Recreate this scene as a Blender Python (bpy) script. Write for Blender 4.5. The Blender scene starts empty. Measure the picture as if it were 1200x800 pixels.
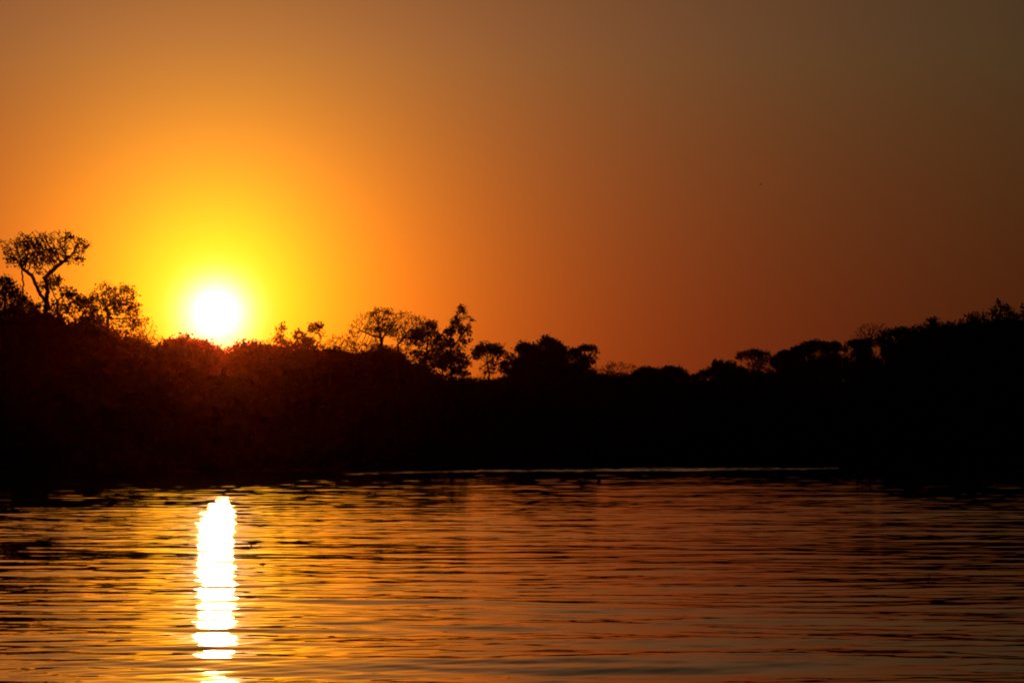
import bpy, math, random
import numpy as np
from mathutils import Vector, Matrix

# ------------------------------------------------------------------ camera, sky, sun, exposure
SC = bpy.context.scene
COL = SC.collection
EYE = 1.2                       # eye height over the river, metres
FPX = 600 / math.tan(math.radians(8.0))
HOR = 541.0

cam = bpy.data.cameras.new('camera')
cam.sensor_width = 36
cam.lens = 18 / math.tan(math.radians(8.0))
cam.clip_start = 0.5
cam.clip_end = 30000
camo = bpy.data.objects.new('camera', cam)
COL.objects.link(camo)
camo.location = (0, 0, EYE)
camo.rotation_euler = (math.radians(90) + math.atan((HOR - 400) / FPX), 0, 0)
SC.camera = camo

SUN_AZ = math.atan((253 - 600) / FPX)          # negative = left of the view axis
SUN_EL = math.atan((HOR - 367) / FPX)
SUN_DIR = Vector((math.sin(SUN_AZ) * math.cos(SUN_EL), math.cos(SUN_AZ) * math.cos(SUN_EL), math.sin(SUN_EL)))

world = bpy.data.worlds.new('World')
SC.world = world
world.use_nodes = True
wn = world.node_tree.nodes
wl = world.node_tree.links
wn.clear()


def wm(op, a, b=None, c=None, clamp=False):
    n = wn.new('ShaderNodeMath')
    n.operation = op
    n.use_clamp = clamp
    for i, v in enumerate((a, b, c)):
        if v is None:
            continue
        if isinstance(v, (int, float)):
            n.inputs[i].default_value = v
        else:
            wl.new(v, n.inputs[i])
    return n.outputs[0]


tc = wn.new('ShaderNodeTexCoord')
nrm = wn.new('ShaderNodeVectorMath'); nrm.operation = 'NORMALIZE'
wl.new(tc.outputs['Generated'], nrm.inputs[0])
# angle to the sun from the chord length (accurate at small angles)
sub = wn.new('ShaderNodeVectorMath'); sub.operation = 'DISTANCE'
wl.new(nrm.outputs[0], sub.inputs[0])
sub.inputs[1].default_value = SUN_DIR
ang = wm('MULTIPLY', wm('ARCSINE', wm('MULTIPLY', sub.outputs['Value'], 0.5, clamp=True)), 2 * 180 / math.pi)
sep = wn.new('ShaderNodeSeparateXYZ'); wl.new(nrm.outputs[0], sep.inputs[0])
elev = wm('MULTIPLY', wm('ARCSINE', sep.outputs[2]), 180 / math.pi)
v = wm('MINIMUM', wm('MAXIMUM', wm('SUBTRACT', elev, math.degrees(SUN_EL)), -2.7), 5.3)
# lobes of sky glow round a low sun, lens bloom mixed in: amplitude per lobe, and how each colour fades with height
S = (0.5, 1.6, 4.0, 9.0)
LOBES = (((0.013, 3.58, 0.758, 0.135), (0.0, 0.086, 0.037, -0.046)),
         ((1.826, 1.129, 0.0, 0.057), (-0.513, -0.0375, 0.0, -0.233)),
         ((0.050, 0.0, 0.0, 0.0155), (-0.146, 0.0, 0.0, -0.330)))
vc = (v, wm('MINIMUM', v, 3.9), wm('MINIMUM', v, 4.3))
bloom_core = wm('EXPONENT', wm('MULTIPLY', wm('POWER', wm('MULTIPLY', ang, 1 / 0.425), 2), -1))  # white lens bloom round the sun, painted into the sky
disc = wm('LESS_THAN', ang, 0.267)
comb = wn.new('ShaderNodeCombineColor')
for ch, (amp, b) in enumerate(LOBES):
    tot = None
    for i in range(4):
        if amp[i] == 0:
            continue
        e = wm('ADD', wm('MULTIPLY', ang, -1 / S[i]), wm('MULTIPLY', vc[ch], -b[i]))
        t = wm('MULTIPLY', wm('EXPONENT', e), amp[i])
        tot = t if tot is None else wm('ADD', tot, t)
    # soft shoulder like a camera's tone curve instead of a hard edge round the sun
    lim, pw = ((4.5, 2.0), (1.10, 3.0), (1.5, 2.0))[ch]
    tot = wm('DIVIDE', tot, wm('POWER', wm('ADD', 1.0, wm('POWER', wm('MULTIPLY', tot, 1 / lim), pw)), 1 / pw))
    tot = wm('ADD', tot, wm('MULTIPLY', bloom_core, (1.9, 1.6, 1.8)[ch]))
    tot = wm('ADD', tot, wm('MULTIPLY', disc, (90, 60, 26)[ch]))
    wl.new(tot, comb.inputs[ch])
glow = wn.new('ShaderNodeBackground'); wl.new(comb.outputs[0], glow.inputs[0]); glow.inputs[1].default_value = 1.0
sky = wn.new('ShaderNodeTexSky')
sky.sky_type = 'NISHITA'
sky.sun_disc = False
sky.sun_elevation = SUN_EL
sky.sun_rotation = SUN_AZ
sky.dust_density = 6
sky.air_density = 1.5
bgs = wn.new('ShaderNodeBackground'); wl.new(sky.outputs[0], bgs.inputs[0]); bgs.inputs[1].default_value = 0.002
addw = wn.new('ShaderNodeAddShader'); wl.new(glow.outputs[0], addw.inputs[0]); wl.new(bgs.outputs[0], addw.inputs[1])
wout = wn.new('ShaderNodeOutputWorld'); wl.new(addw.outputs[0], wout.inputs[0])

sl = bpy.data.lights.new('sun', 'SUN')
sl.energy = 0.5
sl.angle = math.radians(0.53)
sl.color = (1.0, 0.42, 0.10)
so = bpy.data.objects.new('sun', sl)
COL.objects.link(so)
so.rotation_euler = (-SUN_DIR).to_track_quat('-Z', 'Y').to_euler()
so.location = (-40, 300, 60)

SC.view_settings.view_transform = 'Standard'
SC.view_settings.look = 'None'
SC.view_settings.exposure = 0
SC.view_settings.gamma = 1
SC.render.engine = 'CYCLES'
SC.cycles.max_bounces = 6
SC.cycles.filter_width = 2.0
SC.cycles.volume_bounces = 0
SC.cycles.caustics_reflective = False
SC.cycles.caustics_refractive = False

FLARE_HAZE = True
rng = np.random.default_rng(11)
R = random.Random(5)


# ------------------------------------------------------------------ helpers
def at(px, d, py=None):
    """a point of the place at forward distance d seen in direction px (and height from py)"""
    x = (px - 600) / FPX * d
    z = 0.0 if py is None else EYE + (HOR - py) / FPX * d
    return x, d, z


def mat(name, base, rough=0.8, var=0.3, scale=3.0, transl=0.0, spec=0.2):
    m = bpy.data.materials.new(name)
    m.use_nodes = True
    nt = m.node_tree
    n, l = nt.nodes, nt.links
    p = n['Principled BSDF']
    p.inputs['Roughness'].default_value = rough
    p.inputs['Specular IOR Level'].default_value = spec
    t = n.new('ShaderNodeTexCoord')
    no = n.new('ShaderNodeTexNoise'); no.inputs['Scale'].default_value = scale
    no.inputs['Detail'].default_value = 4
    l.new(t.outputs['Object'], no.inputs['Vector'])
    cr = n.new('ShaderNodeValToRGB')
    cr.color_ramp.elements[0].position = 0.3
    cr.color_ramp.elements[1].position = 0.7
    cr.color_ramp.elements[0].color = tuple(c * (1 - var) for c in base) + (1,)
    cr.color_ramp.elements[1].color = tuple(c * (1 + var) for c in base) + (1,)
    l.new(no.outputs[0], cr.inputs[0])
    l.new(cr.outputs[0], p.inputs['Base Color'])
    if transl:
        tr = n.new('ShaderNodeBsdfTranslucent'); l.new(cr.outputs[0], tr.inputs[0])
        mx = n.new('ShaderNodeMixShader'); mx.inputs[0].default_value = transl
        l.new(p.outputs[0], mx.inputs[1]); l.new(tr.outputs[0], mx.inputs[2])
        l.new(mx.outputs[0], n['Material Output'].inputs[0])
    return m


M_BARK = mat('bark', (0.06, 0.045, 0.035), 0.95, 0.35, 2.0, 0.0, 0.0)
M_LEAF = mat('leaf', (0.045, 0.06, 0.022), 0.85, 0.4, 0.4, 0.12, 0.04)
M_FOREST = mat('forest_leaf', (0.045, 0.058, 0.022), 0.95, 0.4, 0.4, 0.0, 0.0)
M_LEAF_DRY = mat('leaf_dry', (0.075, 0.055, 0.025), 0.85, 0.4, 0.5, 0.12, 0.04)
M_SOIL = mat('bank_soil', (0.09, 0.065, 0.042), 0.95, 0.4, 0.15)
M_PLANT = mat('water_plant', (0.04, 0.07, 0.025), 0.5, 0.3, 8.0)
M_WOOD = mat('drift_wood', (0.09, 0.07, 0.055), 0.9, 0.3, 6.0)
M_BIRD = mat('feather', (0.05, 0.045, 0.045), 0.8, 0.3, 20.0)


def mesh_obj(name, V, F, m, parent=None, smooth=False):
    """V (n,3) array, F (k,4) or (k,3) array of indices"""
    me = bpy.data.meshes.new(name)
    V = np.asarray(V, np.float32)
    F = np.asarray(F, np.int32)
    k = F.shape[1]
    me.vertices.add(len(V)); me.vertices.foreach_set('co', V.ravel())
    me.loops.add(F.size); me.loops.foreach_set('vertex_index', F.ravel())
    me.polygons.add(len(F))
    me.polygons.foreach_set('loop_start', np.arange(0, F.size, k, dtype=np.int32))
    me.polygons.foreach_set('loop_total', np.full(len(F), k, np.int32))
    me.polygons.foreach_set('use_smooth', np.full(len(F), smooth))
    me.update(calc_edges=True)
    me.materials.append(m)
    o = bpy.data.objects.new(name, me)
    COL.objects.link(o)
    if parent:
        o.parent = parent
    return o


def thing(name, label, cat, loc, group=None):
    o = bpy.data.objects.new(name, None)
    COL.objects.link(o)
    o.empty_display_size = 0.5
    o.location = loc
    o['label'] = label
    o['category'] = cat
    if group:
        o['group'] = group
    return o


def leaf_quads(P, size, flat=0.0, aspect=0.6):
    """one small rhomb per point, random attitude; size scalar or array"""
    n = len(P)
    a = rng.normal(size=(n, 3)); a /= np.linalg.norm(a, axis=1)[:, None]
    b = rng.normal(size=(n, 3)); b[:, 2] *= (1 - flat)
    b -= (a * b).sum(1)[:, None] * a
    b /= np.linalg.norm(b, axis=1)[:, None] + 1e-9
    s = (np.ones(n) * size * rng.uniform(0.45, 1.55, n))[:, None] * 0.5
    V = np.stack([P - a * s, P + b * s * aspect, P + a * s, P - b * s * aspect], 1).reshape(-1, 3)
    F = np.arange(4 * n).reshape(-1, 4)
    return V, F


def tubes(A, B, ra, rb, k=5):
    """tapered tube per segment, vectorised"""
    A = np.asarray(A, float); B = np.asarray(B, float)
    d = B - A
    L = np.linalg.norm(d, axis=1)[:, None] + 1e-9
    d = d / L
    up = np.where(np.abs(d[:, 2:3]) > 0.9, np.array([[1.0, 0, 0]]), np.array([[0, 0, 1.0]]))
    u = np.cross(d, up); u /= np.linalg.norm(u, axis=1)[:, None] + 1e-9
    w = np.cross(d, u)
    th = np.arange(k) / k * 2 * np.pi
    ring = u[:, None, :] * np.cos(th)[None, :, None] + w[:, None, :] * np.sin(th)[None, :, None]
    r1 = A[:, None, :] + ring * np.asarray(ra)[:, None, None]
    r2 = (B + d * np.asarray(rb)[:, None] * 0.5)[:, None, :] + ring * np.asarray(rb)[:, None, None]
    V = np.concatenate([r1, r2], 1).reshape(-1, 3)
    n = len(A)
    base = (np.arange(n) * 2 * k)[:, None]
    j = np.arange(k); j2 = (j + 1) % k
    F = np.stack([base + j, base + j2, base + k + j2, base + k + j], -1).reshape(-1, 4)
    return V, F


def join(parts):
    Vs, Fs, o = [], [], 0
    for V, F in parts:
        if len(V) == 0:
            continue
        Vs.append(V); Fs.append(F + o); o += len(V)
    return np.concatenate(Vs), np.concatenate(Fs)


# ------------------------------------------------------------------ the river's outline
LEFT = np.array([(-80, -400), (-66, -100), (-60, 100), (-57, 220), (-54.5, 300), (-49.2, 350), (-42, 400), (-35.8, 440),
                 (-23.4, 500), (-5.6, 600), (14, 700), (37, 790), (69.7, 850), (110, 880), (190, 915), (440, 960)], float)
RIGHT = np.array([(90, -400), (76, -100), (70, 100), (66, 240), (62, 330), (56.5, 400), (54, 480), (53.5, 560), (56, 620),
                  (66, 680), (98, 740), (180, 790), (440, 850)], float)


def shore(px):
    """distance of the waterline seen in direction px, on the bank that faces the viewer there"""
    if px < 988:
        return float(np.interp(px, [-150, 0, 253, 400, 560, 800, 950, 1000], [300, 350, 440, 500, 600, 790, 850, 860]))
    return float(np.interp(px, [985, 1080, 1200, 1400], [600, 480, 400, 330]))


def resample(path, step):
    seg = np.linalg.norm(np.diff(path, axis=0), axis=1)
    s = np.concatenate([[0], np.cumsum(seg)])
    t = np.arange(0, s[-1], step)
    return np.stack([np.interp(t, s, path[:, 0]), np.interp(t, s, path[:, 1])], 1)


LP = resample(LEFT, 4.0); RP = resample(RIGHT, 4.0)
LP += rng.normal(0, 0.5, LP.shape); RP += rng.normal(0, 0.5, RP.shape)
POLY = np.concatenate([LP, RP[::-1]])


def inside(P):
    res = np.zeros(len(P), bool)
    x, y = P[:, 0], P[:, 1]
    n = len(POLY)
    for i in range(n):
        x1, y1 = POLY[i]; x2, y2 = POLY[(i + 1) % n]
        c = (y1 > y) != (y2 > y)
        if not c.any():
            continue
        xi = (x2 - x1) * (y - y1) / (y2 - y1 + 1e-12) + x1
        res ^= c & (x < xi)
    return res


# ------------------------------------------------------------------ ground: one sheet to the horizon, river bed cut in
def ground():
    def axis(lo, hi, step, far):
        core_ = np.arange(lo, hi, step)
        out_ = np.geomspace(step, far, 16)
        return np.concatenate([lo - out_[::-1], core_, hi + out_])
    X = axis(-130, 200, 4.0, 9000); Y = axis(-60, 980, 5.0, 9000)
    gx, gy = np.meshgrid(X, Y)
    P = np.stack([gx.ravel(), gy.ravel()], 1)
    ins = inside(P)
    path = np.concatenate([LP, RP])
    d = np.full(len(P), 1e9)
    for i in range(0, len(path), 40):
        q = path[i:i + 40]
        d = np.minimum(d, np.sqrt(((P[:, None, :] - q[None]) ** 2).sum(-1)).min(1))
    sd = np.where(ins, -d, d)
    z = np.where(sd < 0, np.maximum(sd * 0.25, -2.5), np.minimum(0.15 + sd * 0.16, 1.25))
    z = z + np.where(sd > 3, 0.25 * np.sin(P[:, 0] * 0.13) * np.cos(P[:, 1] * 0.11), 0)
    V = np.stack([P[:, 0], P[:, 1], z], 1)
    nx, ny = len(X), len(Y)
    i, j = np.meshgrid(np.arange(nx - 1), np.arange(ny - 1))
    a = (j * nx + i).ravel()
    F = np.stack([a, a + 1, a + nx + 1, a + nx], 1)
    o = mesh_obj('ground', V, F, M_SOIL, smooth=True)
    o['kind'] = 'structure'
    return o


ground()


# ------------------------------------------------------------------ water: real waves on a sheet whose mesh widens with distance
def water_mat():
    m = bpy.data.materials.new('river_water')
    m.use_nodes = True
    n, l = m.node_tree.nodes, m.node_tree.links
    p = n['Principled BSDF']
    p.inputs['Base Color'].default_value = (0.010, 0.008, 0.005, 1)
    p.inputs['Roughness'].default_value = 0.025
    p.inputs['IOR'].default_value = 1.333
    return m


YB0 = np.array([(-60, 400), (-20, 400), (-16, 350), (-4.4, 430), (24.4, 490), (50, 600), (120, 700)], float)   # near rim of the wind lane
YB1 = np.array([(-60, 392), (-20, 405), (-16, 430), (-4.4, 520), (24.4, 720), (50, 860), (120, 990)], float)  # far rim


def water():
    ys = [5.0]
    while ys[-1] < 900:
        y = ys[-1]
        ys.append(y + 0.026 + 0.0008 * y)
    ys = np.array(ys)
    NC = 640
    u = np.linspace(-1, 1, NC)
    hw = 6 + 0.19 * ys
    X = (u[None, :] * hw[:, None]).astype(np.float32)
    Yg = np.repeat(ys[:, None], NC, 1).astype(np.float32)
    dy = 0.026 + 0.0008 * ys
    dx = 2 * hw / NC
    res = np.maximum(dy, dx * 0.8)
    # warp so crests never run ruler-straight
    Xw = X + 1.3 * np.sin(Yg * 0.11 + X * 0.05) + 0.5 * np.sin(Yg * 0.37 - X * 0.21 + 1.3)
    Yw = Yg + 0.9 * np.sin(X * 0.17 + Yg * 0.045) + 0.28 * np.sin(X * 0.71 + Yg * 0.2)
    ncomp = 104
    lam = np.exp(rng.uniform(np.log(0.18), np.log(6.0), ncomp))
    lam[:10] = np.exp(rng.uniform(np.log(2.5), np.log(6.0), 10))
    th = rng.normal(0, 1, ncomp) * np.where(lam < 0.6, 0.95, 0.5) + 0.10
    Z = np.zeros_like(X)
    wts = np.zeros(len(ys))
    slope0 = np.where(lam < 0.55, 0.78, np.where(lam < 1.8, 1.2, 0.62)) * rng.uniform(0.5, 1.4, ncomp)
    fades = []
    for i in range(ncomp):
        f = np.clip((lam[i] / res - 2.4) / 2.4, 0, 1)
        fades.append(f)
        wts += (slope0[i] * f) ** 2 * np.cos(th[i]) ** 2 * 0.5
    SL = 0.027
    for i in range(ncomp):
        if fades[i].max() <= 0:
            continue
        k = 2 * np.pi / lam[i]
        ph = rng.uniform(0, 6.28)
        rows = fades[i] > 0
        a = (slope0[i] * SL / k) * fades[i][rows] / np.sqrt(wts[rows] + 1e-9)
        arg = (k * (math.sin(th[i]) * Xw[rows] + math.cos(th[i]) * Yw[rows]) + ph).astype(np.float32)
        s = np.sin(arg)
        Z[rows] += (a[:, None] * (s + 0.18 * np.cos(2 * arg))).astype(np.float32)
    # cat's-paws: patches where the breeze roughens or leaves the surface
    g = (np.sin(X * 0.035 + Yg * 0.021 + 0.5) * np.sin(Yg * 0.10 - X * 0.03) +
         0.7 * np.sin(X * 0.06 - Yg * 0.057 + 2.0) * np.sin(Yg * 0.27 + X * 0.03 + 1.0))
    amp = 1.0 + 0.26 * g
    sm = lambda a, b, q: np.clip((q - a) / (b - a), 0, 1) ** 2 * (3 - 2 * np.clip((q - a) / (b - a), 0, 1))
    y0 = np.interp(X.ravel(), YB0[:, 0], YB0[:, 1]).reshape(X.shape)
    y1 = np.interp(X.ravel(), YB1[:, 0], YB1[:, 1]).reshape(X.shape)
    wob = 8 * np.sin(X * 0.31) + 5 * np.sin(X * 0.83 + 1)
    wob2 = 26 * np.sin(X * 0.47 + 2) + 16 * np.sin(X * 1.21)
    ruffle = sm(-8, 16, Yg - y0 + 1.5 * wob) * (1 - sm(-9, 9, Yg - y1 - wob2))
    ruffle = ruffle * sm(-21, -9, X)
    amp = amp * np.interp(Yg.ravel(), [0, 35, 60, 87, 135, 200, 300, 900], [0.72, 0.68, 0.60, 0.51, 0.43, 0.36, 0.3, 0.3]).reshape(X.shape)
    amp = amp * (1 - ruffle) + (1.9 + 0.9 * np.sin(X * 0.23 + Yg * 0.05) * np.sin(X * 0.61 - 1) + 0.5 * np.sin(Yg * 0.15 + X * 0.1)) * ruffle
    edge = np.clip((1 - np.abs(u)) * 12, 0, 1)[None, :] * np.clip((ys - 5) / 6, 0, 1)[:, None] * np.clip((900 - ys) / 15, 0, 1)[:, None]
    Z = Z * amp * edge
    V = np.stack([X, Yg, Z], -1).reshape(-1, 3)
    nr = len(ys)
    i, j = np.meshgrid(np.arange(NC - 1), np.arange(nr - 1))
    a = (j * NC + i).ravel()
    F = np.stack([a, a + 1, a + NC + 1, a + NC], 1)
    # flat water outside the fan
    base = len(V)
    L = np.stack([np.full(nr, -480.0), ys, np.zeros(nr)], 1)
    Rr = np.stack([np.full(nr, 480.0), ys, np.zeros(nr)], 1)
    V = np.concatenate([V, L, Rr, [(-480, -420, 0), (480, -420, 0)], [(-480, 990, 0), (480, 990, 0)]])
    r = np.arange(nr - 1)
    F2 = np.stack([base + r, r * NC, (r + 1) * NC, base + r + 1], 1)
    F3 = np.stack([r * NC + NC - 1, base + nr + r, base + nr + r + 1, (r + 1) * NC + NC - 1], 1)
    q = base + 2 * nr
    F4 = [[q, q + 1, base + nr, NC - 1], [q, NC - 1, 0, base]]
    e = (nr - 1) * NC
    F = np.concatenate([F, F2, F3, np.array(F4), np.array([[e, e + NC - 1, q + 3, q + 2], [base + nr - 1, e, q + 2, base + nr - 1]])[:1]])
    o = mesh_obj('water', V, F, water_mat(), smooth=True)
    o['kind'] = 'structure'
    return o


water()


# ------------------------------------------------------------------ the black belt of forest on both banks (one mass, nobody could count it)
PROF = np.array([(-400, 372), (-100, 368), (0, 374), (40, 378), (80, 387), (110, 394), (150, 402), (180, 410), (215, 406), (250, 410),
                 (264, 419), (285, 410), (330, 409), (350, 408), (380, 414), (410, 416), (450, 407), (470, 420), (490, 427), (510, 437),
                 (530, 442), (560, 444), (590, 443), (605, 432), (660, 436), (700, 434), (740, 435), (770, 436), (800, 436), (814, 443),
                 (830, 440), (860, 434), (900, 438), (930, 428), (960, 420), (990, 412), (1010, 406), (1030, 398), (1050, 394),
                 (1080, 390), (1110, 390), (1130, 387), (1160, 386), (1200, 380), (1300, 372), (1800, 372)], float)


def top_at(x, y):
    px = 600 + x / y * FPX if y > 60 else (-400 if x < 0 else 1300)
    yy = np.interp(px, PROF[:, 0], PROF[:, 1]) - np.interp(px, [-300, 0, 120, 175, 430, 520, 830, 860, 980, 1100], [10, 15, 14, 6, 5, 0, 0, 5, 6, 5])
    return min(EYE + (HOR - yy) / FPX * max(y, 250), 27)


def forest(path, side, y0, y1, label):
    P = resample(path, 3.2)
    T = np.gradient(P, axis=0); T /= np.linalg.norm(T, axis=1)[:, None]
    N = np.stack([-T[:, 1], T[:, 0]], 1) * side
    parts = []
    trA, trB, trr = [], [], []
    rows = [(2.0, .42), (5.5, .72), (10, .93), (15, 1.0), (21, 1.0), (28, .98), (37, .97), (47, .95), (58, .95)]
    for i in range(len(P)):
        if not (y0 < P[i, 1] < y1):
            continue
        for t, hf in rows:
            c = P[i] + N[i] * (t + R.uniform(-1.5, 1.5)) + T[i] * R.uniform(-1.6, 1.6)
            if inside(c[None])[0]:
                continue
            H = top_at(c[0], c[1]) * hf - (R.random() ** 1.5) * 2.4 + 0.3
            H = max(H, 3.5)
            rx, rz = R.uniform(2.0, 3.3), R.uniform(1.6, 2.8)
            cz = H - rz
            front = t < 22
            n1 = 330 if front else 150
            d = rng.normal(size=(n1, 3)); d /= np.linalg.norm(d, axis=1)[:, None]
            d[:, 2] = np.abs(d[:, 2]) * np.where(rng.random(n1) < .75, 1, -1)
            rad = rng.uniform(0.72, 1.0, n1)[:, None] + 0.13 * np.sin(d[:, :1] * 7 + i) * np.cos(d[:, 1:2] * 6 + t)
            Q = d * rad * np.array([[rx, rx, rz]]) + np.array([[c[0], c[1], cz]])
            parts.append(leaf_quads(Q, 0.34, aspect=0.8))
            # twig tufts poking out of the crown
            if front:
                k = 8
                dd = rng.normal(size=(k, 3)); dd[:, 2] = np.abs(dd[:, 2]) + .4; dd /= np.linalg.norm(dd, axis=1)[:, None]
                tip = dd * np.array([[rx, rx, rz]]) * rng.uniform(1.0, 1.3, (k, 1)) + np.array([[c[0], c[1], cz]])
                Q = (tip[:, None, :] + rng.normal(0, .22, (k, 9, 3))).reshape(-1, 3)
                parts.append(leaf_quads(Q, 0.26))
            if front and t > 3 and R.random() < .5:
                a = R.uniform(0, 6.28); q = R.uniform(0, .8)
                bx, by = c[0] + math.cos(a) * rx * q, c[1] + math.sin(a) * rx * q
                hh = R.uniform(.5, 2.0); m_ = int(4 + hh * 3)
                tt = np.linspace(0, 1, m_)
                ln_ = rng.normal(0, .35, 2)
                B_ = np.stack([bx + ln_[0] * tt, by + ln_[1] * tt, cz + rz * (1 - q * .5) - .3 + hh * tt], 1)
                parts.append(tubes(B_[:-1], B_[1:], np.full(m_ - 1, .04), np.full(m_ - 1, .03), 4))
                sd_ = .38 * (1.15 - .6 * tt)[:, None, None]
                Q = (B_[:, None, :] + rng.normal(0, 1, (m_, 8, 3)) * sd_ * np.array([1, 1, .6])).reshape(-1, 3)
                parts.append(leaf_quads(Q, R.uniform(.2, .32)))
            # inner boughs and undergrowth down to the bank
            n2 = 140
            Q = np.stack([c[0] + rng.uniform(-2.2, 2.2, n2), c[1] + rng.uniform(-2.6, 2.6, n2), rng.uniform(0.3, max(cz + rz * .3, 1.5), n2)], 1)
            parts.append(leaf_quads(Q, 1.5, aspect=0.85))
            if t == 2.0:
                n3 = 60
                Q = np.stack([c[0] + rng.uniform(-2, 2, n3), c[1] + rng.uniform(-2, 2, n3), rng.uniform(0.0, 3.0, n3)], 1)
                parts.append(leaf_quads(Q, 0.7, aspect=0.8))
            lean = rng.normal(0, .7, 2)
            trA.append((c[0], c[1], 0)); trB.append((c[0] + lean[0], c[1] + lean[1], cz)); trr.append(R.uniform(.14, .3))
    V, F = tubes(trA, trB, np.array(trr), np.array(trr) * .4, 6)
    parts.append((V, F))
    V, F = join(parts)
    o = mesh_obj('riverbank_forest', V, F, M_FOREST)
    o['kind'] = 'stuff'
    o['label'] = label
    o['category'] = 'forest'
    return o


forest(LEFT, 1, 235, 950, 'unbroken black mass of riverside forest along the left and far bank, under the sun')
forest(RIGHT, -1, 235, 800, 'unbroken black mass of riverside forest along the right bank')


# ------------------------------------------------------------------ trees that stand out against the sky
def colonise(stems, lobes, n_attr, step=0.42, kill=0.75, infl=3.5, iters=140, shell=0.35):
    """grow branches from the given stem polylines into the crown lobes"""
    nodes, par = [], []
    for st in stems:
        pts = [Vector(p) for p in st['pts']]
        last = st.get('from', -1)
        if last >= 0:
            # attach to nearest existing node
            d = [(Vector(q) - pts[0]).length for q in nodes]
            last = int(np.argmin(d))
        for a, b in zip(pts[:-1], pts[1:]):
            n = max(1, int((b - a).length / step))
            for k in range(n):
                if last == -1 and k == 0:
                    nodes.append(tuple(a)); par.append(-1); last = len(nodes) - 1
                    continue
                p = a.lerp(b, (k + 1) / n)
                p = p + Vector((R.gauss(0, .06), R.gauss(0, .06), 0))
                nodes.append(tuple(p)); par.append(last); last = len(nodes) - 1
    vol = sum(l[3] * l[4] * l[5] for l in lobes) * 4.19
    n_attr = int(min(max(vol * 12, 260), 1900))
    w = np.array([l[6] if len(l) > 6 else l[3] * l[4] * l[5] for l in lobes], float); w /= w.sum()
    cnt = rng.multinomial(n_attr, w)
    A = []
    for l, c in zip(lobes, cnt):
        d = rng.normal(size=(c, 3)); d /= np.linalg.norm(d, axis=1)[:, None] + 1e-9
        r = (shell + (1 - shell) * rng.random(c) ** 0.5)[:, None]
        A.append(d * r * np.array([l[3:6]]) + np.array([l[:3]]))
    A = np.concatenate(A)
    alive = np.ones(len(A), bool)
    N = np.array(nodes); 
    D = np.sqrt(((A[:, None] - N[None]) ** 2).sum(-1)); near = D.argmin(1); dist = D.min(1)
    for it in range(iters):
        use = alive & (dist < (infl if it > 0 else 99))
        if not use.any():
            use = alive.copy()
            if not use.any():
                break
            m = np.argmin(np.where(alive, dist, 1e9)); use = np.zeros(len(A), bool); use[m] = True
        idx = near[use]
        dv = A[use] - N[idx]; dv /= np.linalg.norm(dv, axis=1)[:, None] + 1e-9
        un, inv = np.unique(idx, return_inverse=True)
        acc = np.zeros((len(un), 3)); np.add.at(acc, inv, dv)
        ln = np.linalg.norm(acc, axis=1)
        acc = acc / (ln[:, None] + 1e-9) + rng.normal(0, 0.22, acc.shape)
        acc /= np.linalg.norm(acc, axis=1)[:, None] + 1e-9
        new = N[un] + acc * step
        base = len(N)
        N = np.concatenate([N, new]); par.extend(un.tolist())
        D = np.sqrt(((A[:, None] - new[None]) ** 2).sum(-1)); j = D.argmin(1); dm = D.min(1)
        b = dm < dist
        near[b] = base + j[b]; dist[b] = dm[b]
        alive &= dist > kill
        if len(N) > 6000:
            break
    return N, np.array(par)


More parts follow.
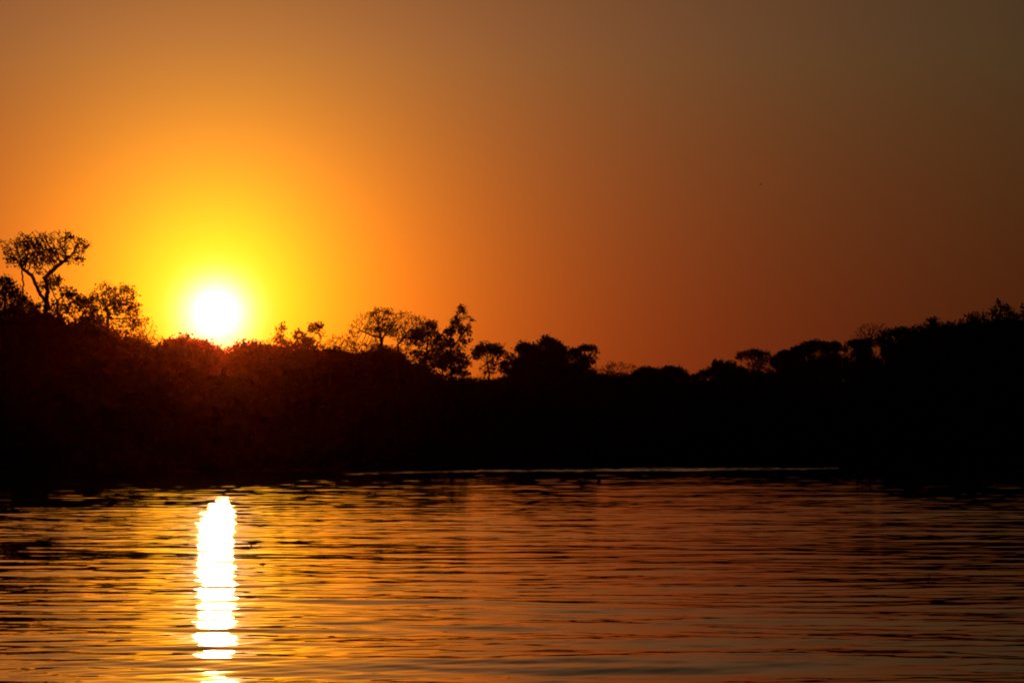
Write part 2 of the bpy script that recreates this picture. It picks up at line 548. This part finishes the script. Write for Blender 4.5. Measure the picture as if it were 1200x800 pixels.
def build_tree(name, label, px, d, stems, lobes, n_attr, trunk_r, leafy=0.8, clump=9, leaf=0.2, spread=0.3, tip=0.028,
               step=0.25, kill=0.36, infl=2.2, shell=0.15, dry=False, group='trees standing out against the sunset sky', cat='tree', twigs=1, power=2.3):
    leaf, spread = leaf * 1.6, spread * 0.95
    x, y, _ = at(px, d)
    root = thing(name, label, cat, (x, y, 0.6), group)
    stems = [dict(s, pts=[(a, b, max(c - 0.6, -0.4)) for a, b, c in s['pts']]) for s in stems]
    lobes = [(l[0], l[1], l[2] - 0.6) + tuple(l[3:]) for l in lobes]
    N, par = colonise(stems, lobes, n_attr, step, kill, infl, shell=shell)
    n = len(N)
    rp = np.zeros(n)
    kids = np.zeros(n, int)
    for i in range(n - 1, 0, -1):
        if par[i] >= 0:
            kids[par[i]] += 1
    for i in range(n - 1, -1, -1):
        if rp[i] == 0:
            rp[i] = tip ** power
        if par[i] >= 0:
            rp[par[i]] += rp[i]
    r = rp ** (1 / power)
    # scale the thick end to the trunk's radius without touching twigs
    mx = r[0]
    f = (r - tip) / max(mx - tip, 1e-6)
    r = tip + f * (trunk_r - tip)
    idx = np.where(par >= 0)[0]
    A = N[par[idx]]; B = N[idx]; ra = np.minimum(r[par[idx]], r[idx] * 1.35); rb = r[idx]
    thick = rb > tip * 2.4
    V, F = tubes(A[thick], B[thick], ra[thick], rb[thick], 7)
    mesh_obj('trunk', V, F, M_BARK, root)
    parts = []
    V, F = tubes(A[~thick], B[~thick], ra[~thick], rb[~thick], 4)
    parts.append((V, F))
    tips = np.where((kids == 0) & (par >= 0))[0]
    hgt = np.zeros(n, int)
    for i in range(n - 1, 0, -1):
        if par[i] >= 0:
            hgt[par[i]] = max(hgt[par[i]], hgt[i] + 1)
    fine = np.where((hgt <= 3) & (par >= 0))[0]
    if twigs:
        # forked twiglets at every tip
        k = 3
        base = np.repeat(N[tips], k, 0)
        dirn = np.repeat(N[tips] - N[par[tips]], k, 0)
        dirn /= np.linalg.norm(dirn, axis=1)[:, None] + 1e-9
        dirn = dirn + rng.normal(0, .55, dirn.shape)
        dirn /= np.linalg.norm(dirn, axis=1)[:, None] + 1e-9
        e = base + dirn * rng.uniform(.2, .65, (len(base), 1))
        V, F = tubes(base, e, np.full(len(base), tip * .8), np.full(len(base), tip * .45), 3)
        parts.append((V, F))
    wood = join(parts)
    if leafy > 0:
        # leaves come in tufts; some boughs stay bare
        ph = rng.uniform(0, 6.28, 3)
        field = np.sin(N[fine] * 1.1 + ph).sum(1) / 3 + rng.normal(0, .25, len(fine))
        thr = np.quantile(field, 1 - leafy)
        sel = fine[field >= thr]
        Q = (N[sel][:, None, :] + rng.normal(0, spread, (len(sel), clump, 3)) * np.array([1, 1, .8])).reshape(-1, 3)
        Q += rng.normal(0, spread * .25, Q.shape)
        V, F = leaf_quads(Q, leaf)
        c = mesh_obj('crown', *join([wood, (V, F)]), M_LEAF_DRY if dry else M_LEAF, root)
    else:
        c = mesh_obj('crown', *wood, M_BARK, root)
    return root


def dd(x0, extra=0.0):
    return shore(x0) + 10.0 + (abs(x0 * 7919) % 13) * 0.9 + (22 if x0 < 988 else 6) + extra


def L(px, py, d, x0, w, h, dep=None, off=0.0):
    """lobe: centre seen at px,py; half width w px, half height h px; x0 the tree's own px"""
    s = d / FPX
    rx = w * s
    return ((px - x0) * s, off, EYE + (HOR - py) * s, rx, (dep if dep else rx * .9), h * s)


def stem(x0, d, pts, frm=-1, dy=0.0):
    s = d / FPX
    o = {'pts': [((a - x0) * s, dy * (i / max(len(pts) - 1, 1)), EYE + (HOR - b) * s if b < 500 else 0.2) for i, (a, b) in enumerate(pts)]}
    if frm >= 0:
        o['from'] = frm
    return o


# 1 tall umbrella tree, far left
x0 = 52; d = dd(x0)
build_tree('umbrella_tree', 'tallest tree with a wide open umbrella crown on a forked trunk at far left', x0, d,
           [stem(x0, d, [(54, 540), (53, 400), (53, 370), (55, 345), (53, 326), (58, 318), (66, 312)]),
            stem(x0, d, [(53, 355), (44, 340), (38, 326), (30, 318), (22, 312)], 0, 1.0),
            stem(x0, d, [(49, 540), (48, 380), (42, 360), (28, 346), (28, 328), (27, 318)], -1, -1.5),
            stem(x0, d, [(66, 312), (74, 306), (82, 302)], 0, -1)],
           [L(12, 292, d, x0, 13, 14), L(30, 285, d, x0, 17, 13), L(50, 281, d, x0, 15, 13), L(72, 279, d, x0, 15, 12),
            L(92, 291, d, x0, 13, 13), L(56, 297, d, x0, 26, 12), L(20, 304, d, x0, 17, 9), L(86, 303, d, x0, 12, 7), L(38, 303, d, x0, 16, 10), L(60, 308, d, x0, 14, 9), L(46, 316, d, x0, 10, 7)],
           800, 0.30, leafy=.72, clump=8, leaf=.17, spread=.24)
# its neighbours
for (nm, lb, x0, tr, lobes, na, kw) in [
    ('leafy_tree', 'leafy dark crown cut by the left edge of the view, lower than the umbrella tree', 8, .22,
     [(2, 336, 16, 14), (16, 352, 16, 12), (12, 344, 14, 8), (-12, 350, 18, 18), (30, 366, 14, 10)], 420, dict(leafy=.85, clump=10)),
    ('small_tree', 'small leafy crown just right of the tall umbrella tree trunk', 70, .14,
     [(62, 330, 12, 8), (52, 334, 9, 7), (80, 344, 13, 9), (92, 352, 9, 7), (70, 360, 14, 9)], 330, dict(leafy=.8, clump=9)),
    ('spreading_tree', 'spreading tree with see-through leafy crown between umbrella tree and the sun', 128, .2,
     [(122, 339, 16, 10), (146, 344, 14, 12), (108, 356, 15, 12), (136, 360, 20, 14), (150, 378, 14, 14), (118, 378, 20, 12), (128, 350, 18, 10), (156, 362, 10, 12)], 620,
     dict(leafy=.7, clump=7, leaf=.19)),
    ('small_tree', 'low leafy crown filling the gap under the umbrella tree on its left', 30, .14,
     [(28, 358, 14, 9), (40, 362, 12, 9), (16, 366, 14, 9), (46, 372, 16, 8)], 330, dict(leafy=.75, clump=9)),
    ('small_tree', 'low leafy crown between the umbrella tree and the see-through spreading tree', 98, .14,
     [(96, 356, 11, 9), (84, 362, 13, 9), (108, 368, 14, 10), (100, 378, 18, 8)], 330, dict(leafy=.8, clump=9)),
    ('twiggy_shrub', 'thin twiggy bush at the right foot of the spreading tree, left of the sun', 168, .09,
     [(168, 384, 12, 14), (176, 396, 12, 12), (160, 398, 14, 12)], 300, dict(leafy=.4, clump=5, leaf=.16, dry=True)),
]:
    d = dd(x0)
    topx, topy = lobes[0][0], lobes[0][1]
    build_tree(nm, lb, x0, d, [stem(x0, d, [(x0, 540), (x0 + 1, 420), ((x0 + topx) / 2, topy + 22)])],
               [L(a, b, d, x0, w, h) for a, b, w, h in lobes], na, tr, **kw)


def simple(nm, lb, x0, lobes, na=320, tr=.2, fork=18, **kw):
    d = dd(x0)
    topx, topy = lobes[0][0], lobes[0][1]
    base = max(l[1] + l[3] for l in lobes)
    wide = max(l[2] for l in lobes)
    lobes = list(lobes) + [(x0 + R.uniform(-3, 3), base + 1, wide * .75, 6)]
    st = [stem(x0, d, [(x0, 540), (x0 + R.uniform(-2, 2), min(base + 8, 470)), ((x0 + topx) / 2, topy + fork)])]
    build_tree(nm, lb, x0, d, st, [L(a, b, d, x0, w, h) for a, b, w, h in lobes], na, tr, **kw)


D_ = dict(leafy=1.0, clump=13, leaf=.24, spread=.38)
# directly below the sun
simple('mound_tree', 'broad rounded dark crown directly below and left of the sun disc', 218,
       [(214, 410, 26, 15), (196, 414, 16, 15), (236, 412, 20, 13), (250, 420, 14, 12), (222, 424, 30, 14)], 620, .3, **D_)
simple('mound_tree', 'low rounded dark crown just right of the sun disc, beyond the notch', 290,
       [(290, 412, 20, 11), (276, 420, 10, 12), (306, 415, 18, 12), (322, 416, 14, 10)], 480, .26, **D_)
simple('sprig_tree', 'tiny sprig of leaves in the notch under the sun', 266, [(266, 412, 5, 6), (262, 420, 7, 8)], 70, .07, leafy=.7, clump=6, leaf=.17)
simple('sapling', 'narrow leafy sapling right of the sun, above the low round crown', 329,
       [(329, 386, 5, 8), (328, 398, 7, 8), (336, 404, 9, 7)], 150, .09, 10, leafy=.8, clump=8, leaf=.22)
simple('small_tree', 'small tree with separate round leaf tufts right of the narrow sapling', 362,
       [(350, 393, 8, 7), (370, 384, 10, 7), (378, 392, 7, 8), (362, 402, 16, 8), (344, 402, 8, 6)], 260, .12, 16, leafy=.6, clump=10, leaf=.24, spread=.26)
simple('twiggy_shrub', 'bare twiggy shrub between the tufted small tree and the broad domed tree', 395,
       [(392, 402, 12, 10), (404, 404, 10, 12), (384, 408, 9, 7)], 260, .07, 8, leafy=.25, clump=4, leaf=.16, dry=True)
# broad domed tree
x0 = 446; d = dd(x0)
build_tree('domed_tree', 'broad domed tree with fine branching crown right of the sun', x0, d,
           [stem(x0, d, [(446, 540), (446, 420), (447, 402), (446, 392), (444, 386), (443, 378)]),
            stem(x0, d, [(447, 400), (452, 390), (458, 384), (462, 376)], 0, 1.5),
            stem(x0, d, [(446, 396), (434, 392), (424, 388), (418, 384)], 0, -1.5),
            stem(x0, d, [(446, 540), (460, 470), (466, 425), (467, 412), (466, 404), (472, 396), (478, 388), (484, 382)], 0, 2)],
           [L(446, 370, d, x0, 20, 10), L(428, 376, d, x0, 16, 10), L(416, 388, d, x0, 9, 12), L(470, 374, d, x0, 20, 10), L(488, 380, d, x0, 14, 12),
            L(452, 384, d, x0, 28, 12), L(412, 400, d, x0, 9, 9), L(478, 394, d, x0, 20, 10),
            L(420, 408, d, x0, 14, 8), L(434, 402, d, x0, 12, 6), L(456, 410, d, x0, 14, 7), L(484, 408, d, x0, 14, 10)],
           900, .30, leafy=.58, clump=6, leaf=.17, spread=.26)
simple('leafy_tree', 'dense ragged crown joining the domed tree to the tall narrow tree', 498,
       [(504, 384, 10, 10), (494, 396, 14, 14), (510, 402, 12, 14), (500, 416, 16, 12), (515, 418, 12, 12)], 520, .22, leafy=.75, clump=9, leaf=.24)
# tall narrow tree
x0 = 528; d = dd(x0)
build_tree('narrow_tree', 'tall narrow ragged tree with a hooked top, right of the domed tree', x0, d,
           [stem(x0, d, [(529, 540), (529, 440), (528, 415), (528, 395), (531, 380), (536, 370), (541, 364)]),
            stem(x0, d, [(528, 408), (536, 400), (543, 390), (548, 382)], 0, .8)],
           [L(542, 364, d, x0, 7, 7), L(549, 373, d, x0, 8, 5), L(536, 378, d, x0, 8, 7), L(528, 388, d, x0, 8, 7), L(545, 387, d, x0, 8, 7),
            L(526, 402, d, x0, 9, 9), L(543, 402, d, x0, 9, 8), L(535, 416, d, x0, 15, 9), L(524, 428, d, x0, 12, 8), L(544, 425, d, x0, 9, 6), L(538, 436, d, x0, 12, 6)],
           620, .26, leafy=.72, clump=9, leaf=.26, spread=.28)
simple('round_tree', 'small round crown on a bare thin trunk right of the tall narrow tree', 572,
       [(570, 409, 14, 8), (582, 412, 10, 9), (560, 414, 9, 8), (576, 424, 9, 7)], 330, .15, 14, leafy=.72, clump=9, leaf=.26)
simple('small_tree', 'small leafy top between the bare-trunked round tree and the vine-covered tree', 600,
       [(599, 420, 8, 7), (594, 430, 10, 10), (604, 432, 9, 10)], 240, .14, leafy=.8, clump=10, leaf=.26)
V_ = dict(leafy=1.0, clump=16, leaf=.3, spread=.42)
simple('vine_covered_tree', 'solid vine-draped tree, left and lower tower of the black twin mass', 618,
       [(613, 410, 8, 9), (621, 412, 10, 9), (616, 426, 13, 12), (630, 416, 8, 12), (612, 438, 16, 10), (628, 436, 16, 12)], 620, .3, **V_)
simple('vine_covered_tree', 'solid vine-draped tree, right and taller tower of the black twin mass', 645,
       [(640, 402, 7, 8), (648, 408, 10, 10), (656, 414, 8, 10), (645, 424, 14, 14), (655, 434, 12, 12), (638, 438, 14, 12)], 620, .3, **V_)
simple('leafy_tree', 'leafy crown touching the right side of the black vine-draped tower', 674,
       [(672, 414, 10, 7), (666, 424, 8, 10), (680, 422, 10, 9), (672, 434, 14, 9)], 360, .18, leafy=.85, clump=10, leaf=.28)
simple('flat_topped_tree', 'small flat-topped tree right of the twin towers, level with their shoulders', 690,
       [(688, 408, 12, 4), (696, 411, 8, 5), (692, 420, 9, 7), (684, 430, 10, 8)], 300, .16, 12, leafy=.8, clump=9, leaf=.28)
simple('bare_shrub', 'low row of bare thin twigs above the forest, middle of the view', 724,
       [(716, 430, 9, 7), (728, 430, 8, 7), (738, 431, 8, 6), (706, 433, 7, 5)], 330, .09, 6, leafy=.12, clump=4, leaf=.2, dry=True)
simple('mound_tree', 'small rounded dark crown just right of the low bare twigs', 757,
       [(756, 436, 9, 6), (764, 438, 8, 6), (748, 440, 8, 7)], 300, .2, 8, **V_)
simple('mound_tree', 'rounded dark crown left of the lowest dip in the skyline', 786,
       [(784, 436, 11, 7), (794, 438, 8, 7), (776, 440, 9, 7), (802, 443, 7, 6)], 330, .2, 8, **V_)
# far bank, right of the dip
simple('small_tree', 'small ragged tree just right of the lowest dip in the skyline', 826, [(826, 438, 8, 5), (834, 436, 8, 6), (818, 442, 8, 5)], 220, .16, 8, leafy=.85, clump=10, leaf=.3)
simple('leafy_tree', 'clumpy leafy crown, second from the dip toward the right', 848,
       [(841, 427, 7, 6), (855, 428, 8, 6), (848, 434, 13, 7), (866, 436, 10, 7)], 360, .2, 10, leafy=.85, clump=11, leaf=.32)
simple('open_crowned_tree', 'open see-through crown with pale gaps right of the dip', 884,
       [(882, 415, 14, 7), (896, 418, 11, 7), (870, 417, 9, 6), (888, 428, 15, 7), (902, 430, 9, 8)], 480, .24, 14, leafy=.5, clump=7, leaf=.24)
simple('leafy_tree', 'dense rounded crown standing right of the open see-through crown', 922,
       [(936, 412, 9, 8), (920, 418, 12, 7), (912, 424, 10, 8), (930, 424, 14, 9)], 420, .24, 12, leafy=.85, clump=12, leaf=.34)
simple('spreading_tree', 'wide flat clumpy crown on the far bank before the right bank rises', 962,
       [(958, 406, 20, 7), (976, 408, 12, 8), (944, 412, 12, 8), (964, 420, 20, 8), (985, 420, 10, 8)], 620, .28, 12, leafy=.72, clump=12, leaf=.32)
# right bank
simple('leafy_tree', 'flat leafy crown at the foot of the bare dome of twigs, right bank', 1006,
       [(1004, 403, 12, 6), (1014, 402, 10, 6), (996, 408, 9, 7), (1008, 412, 16, 8)], 400, .2, 10, leafy=.8, clump=10, leaf=.28)
simple('bare_tree', 'leafless domed tree of fine twigs, right bank', 1020,
       [(1020, 387, 15, 9), (1032, 386, 11, 8), (1008, 394, 9, 9), (1024, 396, 16, 9)], 420, .14, 14, leafy=0)
simple('leafy_tree', 'leafy crown partly in front of the leafless domed tree', 1046,
       [(1040, 392, 10, 7), (1052, 388, 10, 6), (1034, 400, 12, 8), (1058, 394, 12, 8)], 420, .22, 10, leafy=.85, clump=10, leaf=.27)
simple('small_tree', 'small ragged tree left of the spiky tuft, right bank', 1072,
       [(1066, 387, 8, 5), (1076, 386, 8, 5), (1070, 394, 12, 7)], 300, .18, 10, leafy=.75, clump=9, leaf=.25)
simple('leafy_tree', 'low leafy crown between the spiky tuft and the highest right tree', 1116,
       [(1114, 383, 9, 6), (1122, 388, 8, 7), (1106, 390, 9, 7)], 300, .18, 10, leafy=.85, clump=10, leaf=.25)
simple('leafy_tree', 'broad leafy crown forming the left shoulder of the highest right tree', 1146,
       [(1142, 374, 10, 7), (1152, 368, 9, 6), (1136, 380, 10, 8), (1156, 380, 14, 9)], 460, .22, 12, leafy=.8, clump=9, leaf=.23)
simple('tall_tree', 'highest tree on the right bank with open tufts at its top', 1172,
       [(1170, 355, 6, 6), (1178, 362, 8, 7), (1168, 368, 9, 8), (1184, 372, 9, 8), (1174, 380, 14, 8)], 420, .22, 14, leafy=.62, clump=10, leaf=.22)
simple('leafy_tree', 'leafy crown cut by the right edge of the view', 1202,
       [(1203, 364, 9, 9), (1196, 374, 9, 8), (1212, 370, 12, 14), (1190, 380, 9, 6)], 380, .2, 12, leafy=.75, clump=9, leaf=.22)


# spiky palm-like tuft on the right bank
def palm(px, d, py, label):
    x, y, z = at(px, d, py)
    root = thing('palm_tree', label, 'palm tree', (x, y, 0.6), 'trees standing out against the sunset sky')
    z -= 0.6
    cz = z - 1.3
    pts = [(0, 0, -0.4), (0.1, 0, cz * .4), (-0.05, 0.1, cz * .75), (0, 0, cz)]
    V, F = tubes(pts[:-1], pts[1:], np.array([.24, .2, .17]), np.array([.2, .17, .16]), 8)
    mesh_obj('trunk', V, F, M_BARK, root)
    for k in range(24):
        az = k * 2.4 + R.uniform(-.2, .2)
        up = R.uniform(.1, 1.35)
        n = 9
        p = Vector((0, 0, cz)); dv = Vector((math.cos(az) * math.cos(up), math.sin(az) * math.cos(up), math.sin(up)))
        P, = [[p.copy()]]
        for i in range(n):
            p = p + dv * .16
            dv = (dv + Vector((0, 0, -.11))).normalized()
            P.append(p.copy())
        P = np.array([tuple(q) for q in P])
        parts = [tubes(P[:-1], P[1:], np.full(n, .03), np.full(n, .018), 4)]
        sd = np.array([-math.sin(az), math.cos(az), 0])
        Q, W = [], []
        VV, FF = [], []
        for i in range(2, n + 1):
            for sg in (-1, 1):
                for h in (0, .5):
                    b = P[i] * (1 - h) + P[i - 1] * h
                    t = b + sd * sg * .42 * (1.15 - i / n * .6) + (P[i] - P[i - 1]) * 1.1 + np.array([0, 0, -.12])
                    w = (P[i] - P[i - 1]) * .3
                    o = len(VV)
                    VV += [b - w, b + w, t + w * .2, t - w * .2]
                    FF.append([o, o + 1, o + 2, o + 3])
        parts.append((np.array(VV), np.array(FF)))
        mesh_obj('frond', *join(parts), M_LEAF, root)


palm(1094, dd(1094), 371, 'spiky palm-like tuft on the right bank skyline, left of the highest right tree')


# ------------------------------------------------------------------ small things on the water and in the air
def floating_plant(px, py, size, label, blades, flower=False):
    d = EYE * FPX / (py - HOR)
    x, y, _ = at(px, d)
    root = thing('floating_plant', label, 'water plant', (x, y, 0.0), 'water plants drifting on the river')
    VV, FF = [], []
    for k in range(blades):
        az = R.uniform(0, 6.28); ln = size * R.uniform(.35, .6); el = R.uniform(.1, .9)
        dx, dy, dz = math.cos(az) * math.cos(el), math.sin(az) * math.cos(el), math.sin(el)
        sx, sy = -math.sin(az), math.cos(az)
        prof = [(0, .05), (.4, .08), (.62, .34), (.82, .36), (1, .06)]
        o = len(VV)
        for t, w in prof:
            c = (dx * ln * t, dy * ln * t, dz * ln * t - .12 * ln * t * t + .005)
            for s_ in (-1, 0, 1):
                VV.append((c[0] + sx * w * ln * .5 * s_, c[1] + sy * w * ln * .5 * s_, c[2] + (0 if s_ else -.03 * ln)))
        for i in range(4):
            for j in range(2):
                a = o + i * 3 + j
                FF.append([a, a + 1, a + 4, a + 3])
    VV = [(a, b, c * .75) for a, b, c in VV]
    mesh_obj('leaf_rosette', np.array(VV), np.array(FF), M_PLANT, root, True)
    # raft of roots and stems at the waterline
    th = np.linspace(0, 2 * np.pi, 14, endpoint=False)
    VV, FF = [], []
    for zz, rr in ((-.03, .4), (.004, .5), (.010, .3), (.012, .02)):
        for t in th:
            q = rr * size * .5 * (1 + .2 * math.sin(3 * t + px))
            VV.append((math.cos(t) * q, math.sin(t) * q, zz))
    for r_ in range(3):
        for j in range(14):
            FF.append([r_ * 14 + j, r_ * 14 + (j + 1) % 14, (r_ + 1) * 14 + (j + 1) % 14, (r_ + 1) * 14 + j])
    mesh_obj('root_mat', np.array(VV), np.array(FF), M_PLANT, root, True)


floating_plant(293, 641, .17, 'small drifting plant tuft close beside the bright sun reflection', 9)
floating_plant(308, 661, .14, 'flat dark drifting clump nearer the viewer, right of the sun reflection', 5)
floating_plant(1085, 679, .15, 'spiky little drifting plant on the brown water at right', 8)


def snag(px, py, label):
    d = EYE * FPX / (py - HOR)
    x, y, _ = at(px, d)
    root = thing('driftwood_snag', label, 'driftwood', (x, y, 0))
    root.scale = (.9,) * 3
    P = [(-.05, 0, -.3), (-.03, 0, .05), (.0, .02, .22), (.05, .03, .38), (.04, .03, .5)]
    V, F = tubes(P[:-1], P[1:], np.array([.13, .12, .09, .06]), np.array([.12, .09, .06, .03]), 8)
    V2, F2 = tubes([(.0, .02, .2), (-.16, .02, .1), (.03, 0, .3)], [(.13, .04, .2), (-.02, 0, .14), (.14, 0, .36)], np.array([.05, .05, .04]), np.array([.03, .03, .02]), 6)
    o = mesh_obj('stump', *join([(V, F), (V2, F2)]), M_WOOD, root)


snag(702, 567, 'dark stub of driftwood sticking out of the water at mid river')


def bird(px, py, d, label):
    x, y, z = at(px, d, py)
    root = thing('bird', label, 'bird', (x, y, z))
    prof = [(-.26, .012), (-.16, .05), (0, .075), (.14, .06), (.2, .035), (.25, .042), (.3, .03), (.36, .004)]
    VV, FF = [], []
    for yy, rr in prof:
        for j in range(8):
            t = j / 8 * 6.283
            VV.append((yy, math.cos(t) * rr, math.sin(t) * rr + (.03 if yy > .15 else 0)))
    for i in range(len(prof) - 1):
        for j in range(8):
            FF.append([i * 8 + j, i * 8 + (j + 1) % 8, (i + 1) * 8 + (j + 1) % 8, (i + 1) * 8 + j])
    mesh_obj('body', np.array(VV), np.array(FF), M_BIRD, root, True)
    for sg in (-1, 1):
        VV, FF = [], []
        for s_, (yy, zz, c) in enumerate([(0.03, .03, .2), (.25, .14, .19), (.42, .12, .14), (.62, .02, .03)]):
            VV += [(c * .5 - .03 * s_, sg * yy, zz), (-.03 * s_, sg * yy, zz + .015), (-c * .5 - .05 * s_, sg * yy, zz - .005)]
        for i in range(3):
            for j in range(2):
                FF.append([i * 3 + j, i * 3 + j + 1, i * 3 + j + 4, i * 3 + j + 3])
        w = mesh_obj('wing', np.array(VV), np.array(FF), M_BIRD, root, True)
    root.rotation_euler = (0, 0, .5)


bird(892, 216, 900, 'tiny far-off bird flying high in the brown sky at right')

# ------------------------------------------------------------------ added red haze, imitates lens flare over the trees below the sun
if FLARE_HAZE:
    x0, x1, y0, y1, z0, z1 = -480, 520, -430, 1010, -3.8, 75
    V = [(x, y, z) for z in (z0, z1) for y in (y0, y1) for x in (x0, x1)]
    F = [(0, 2, 3, 1), (4, 5, 7, 6), (0, 1, 5, 4), (2, 6, 7, 3), (0, 4, 6, 2), (1, 3, 7, 5)]
    m = bpy.data.materials.new('flare_haze_mat'); m.use_nodes = True
    n = m.node_tree.nodes; n.clear()
    out = n.new('ShaderNodeOutputMaterial'); pv = n.new('ShaderNodeVolumePrincipled')
    pv.inputs['Color'].default_value = (1.0, 0.17, 0.03, 1)
    pv.inputs['Density'].default_value = 0.0000060
    pv.inputs['Anisotropy'].default_value = 0.986
    m.node_tree.links.new(pv.outputs[0], out.inputs['Volume'])
    o = mesh_obj('flare_haze', np.array(V), np.array(F), m)
    o['kind'] = 'stuff'
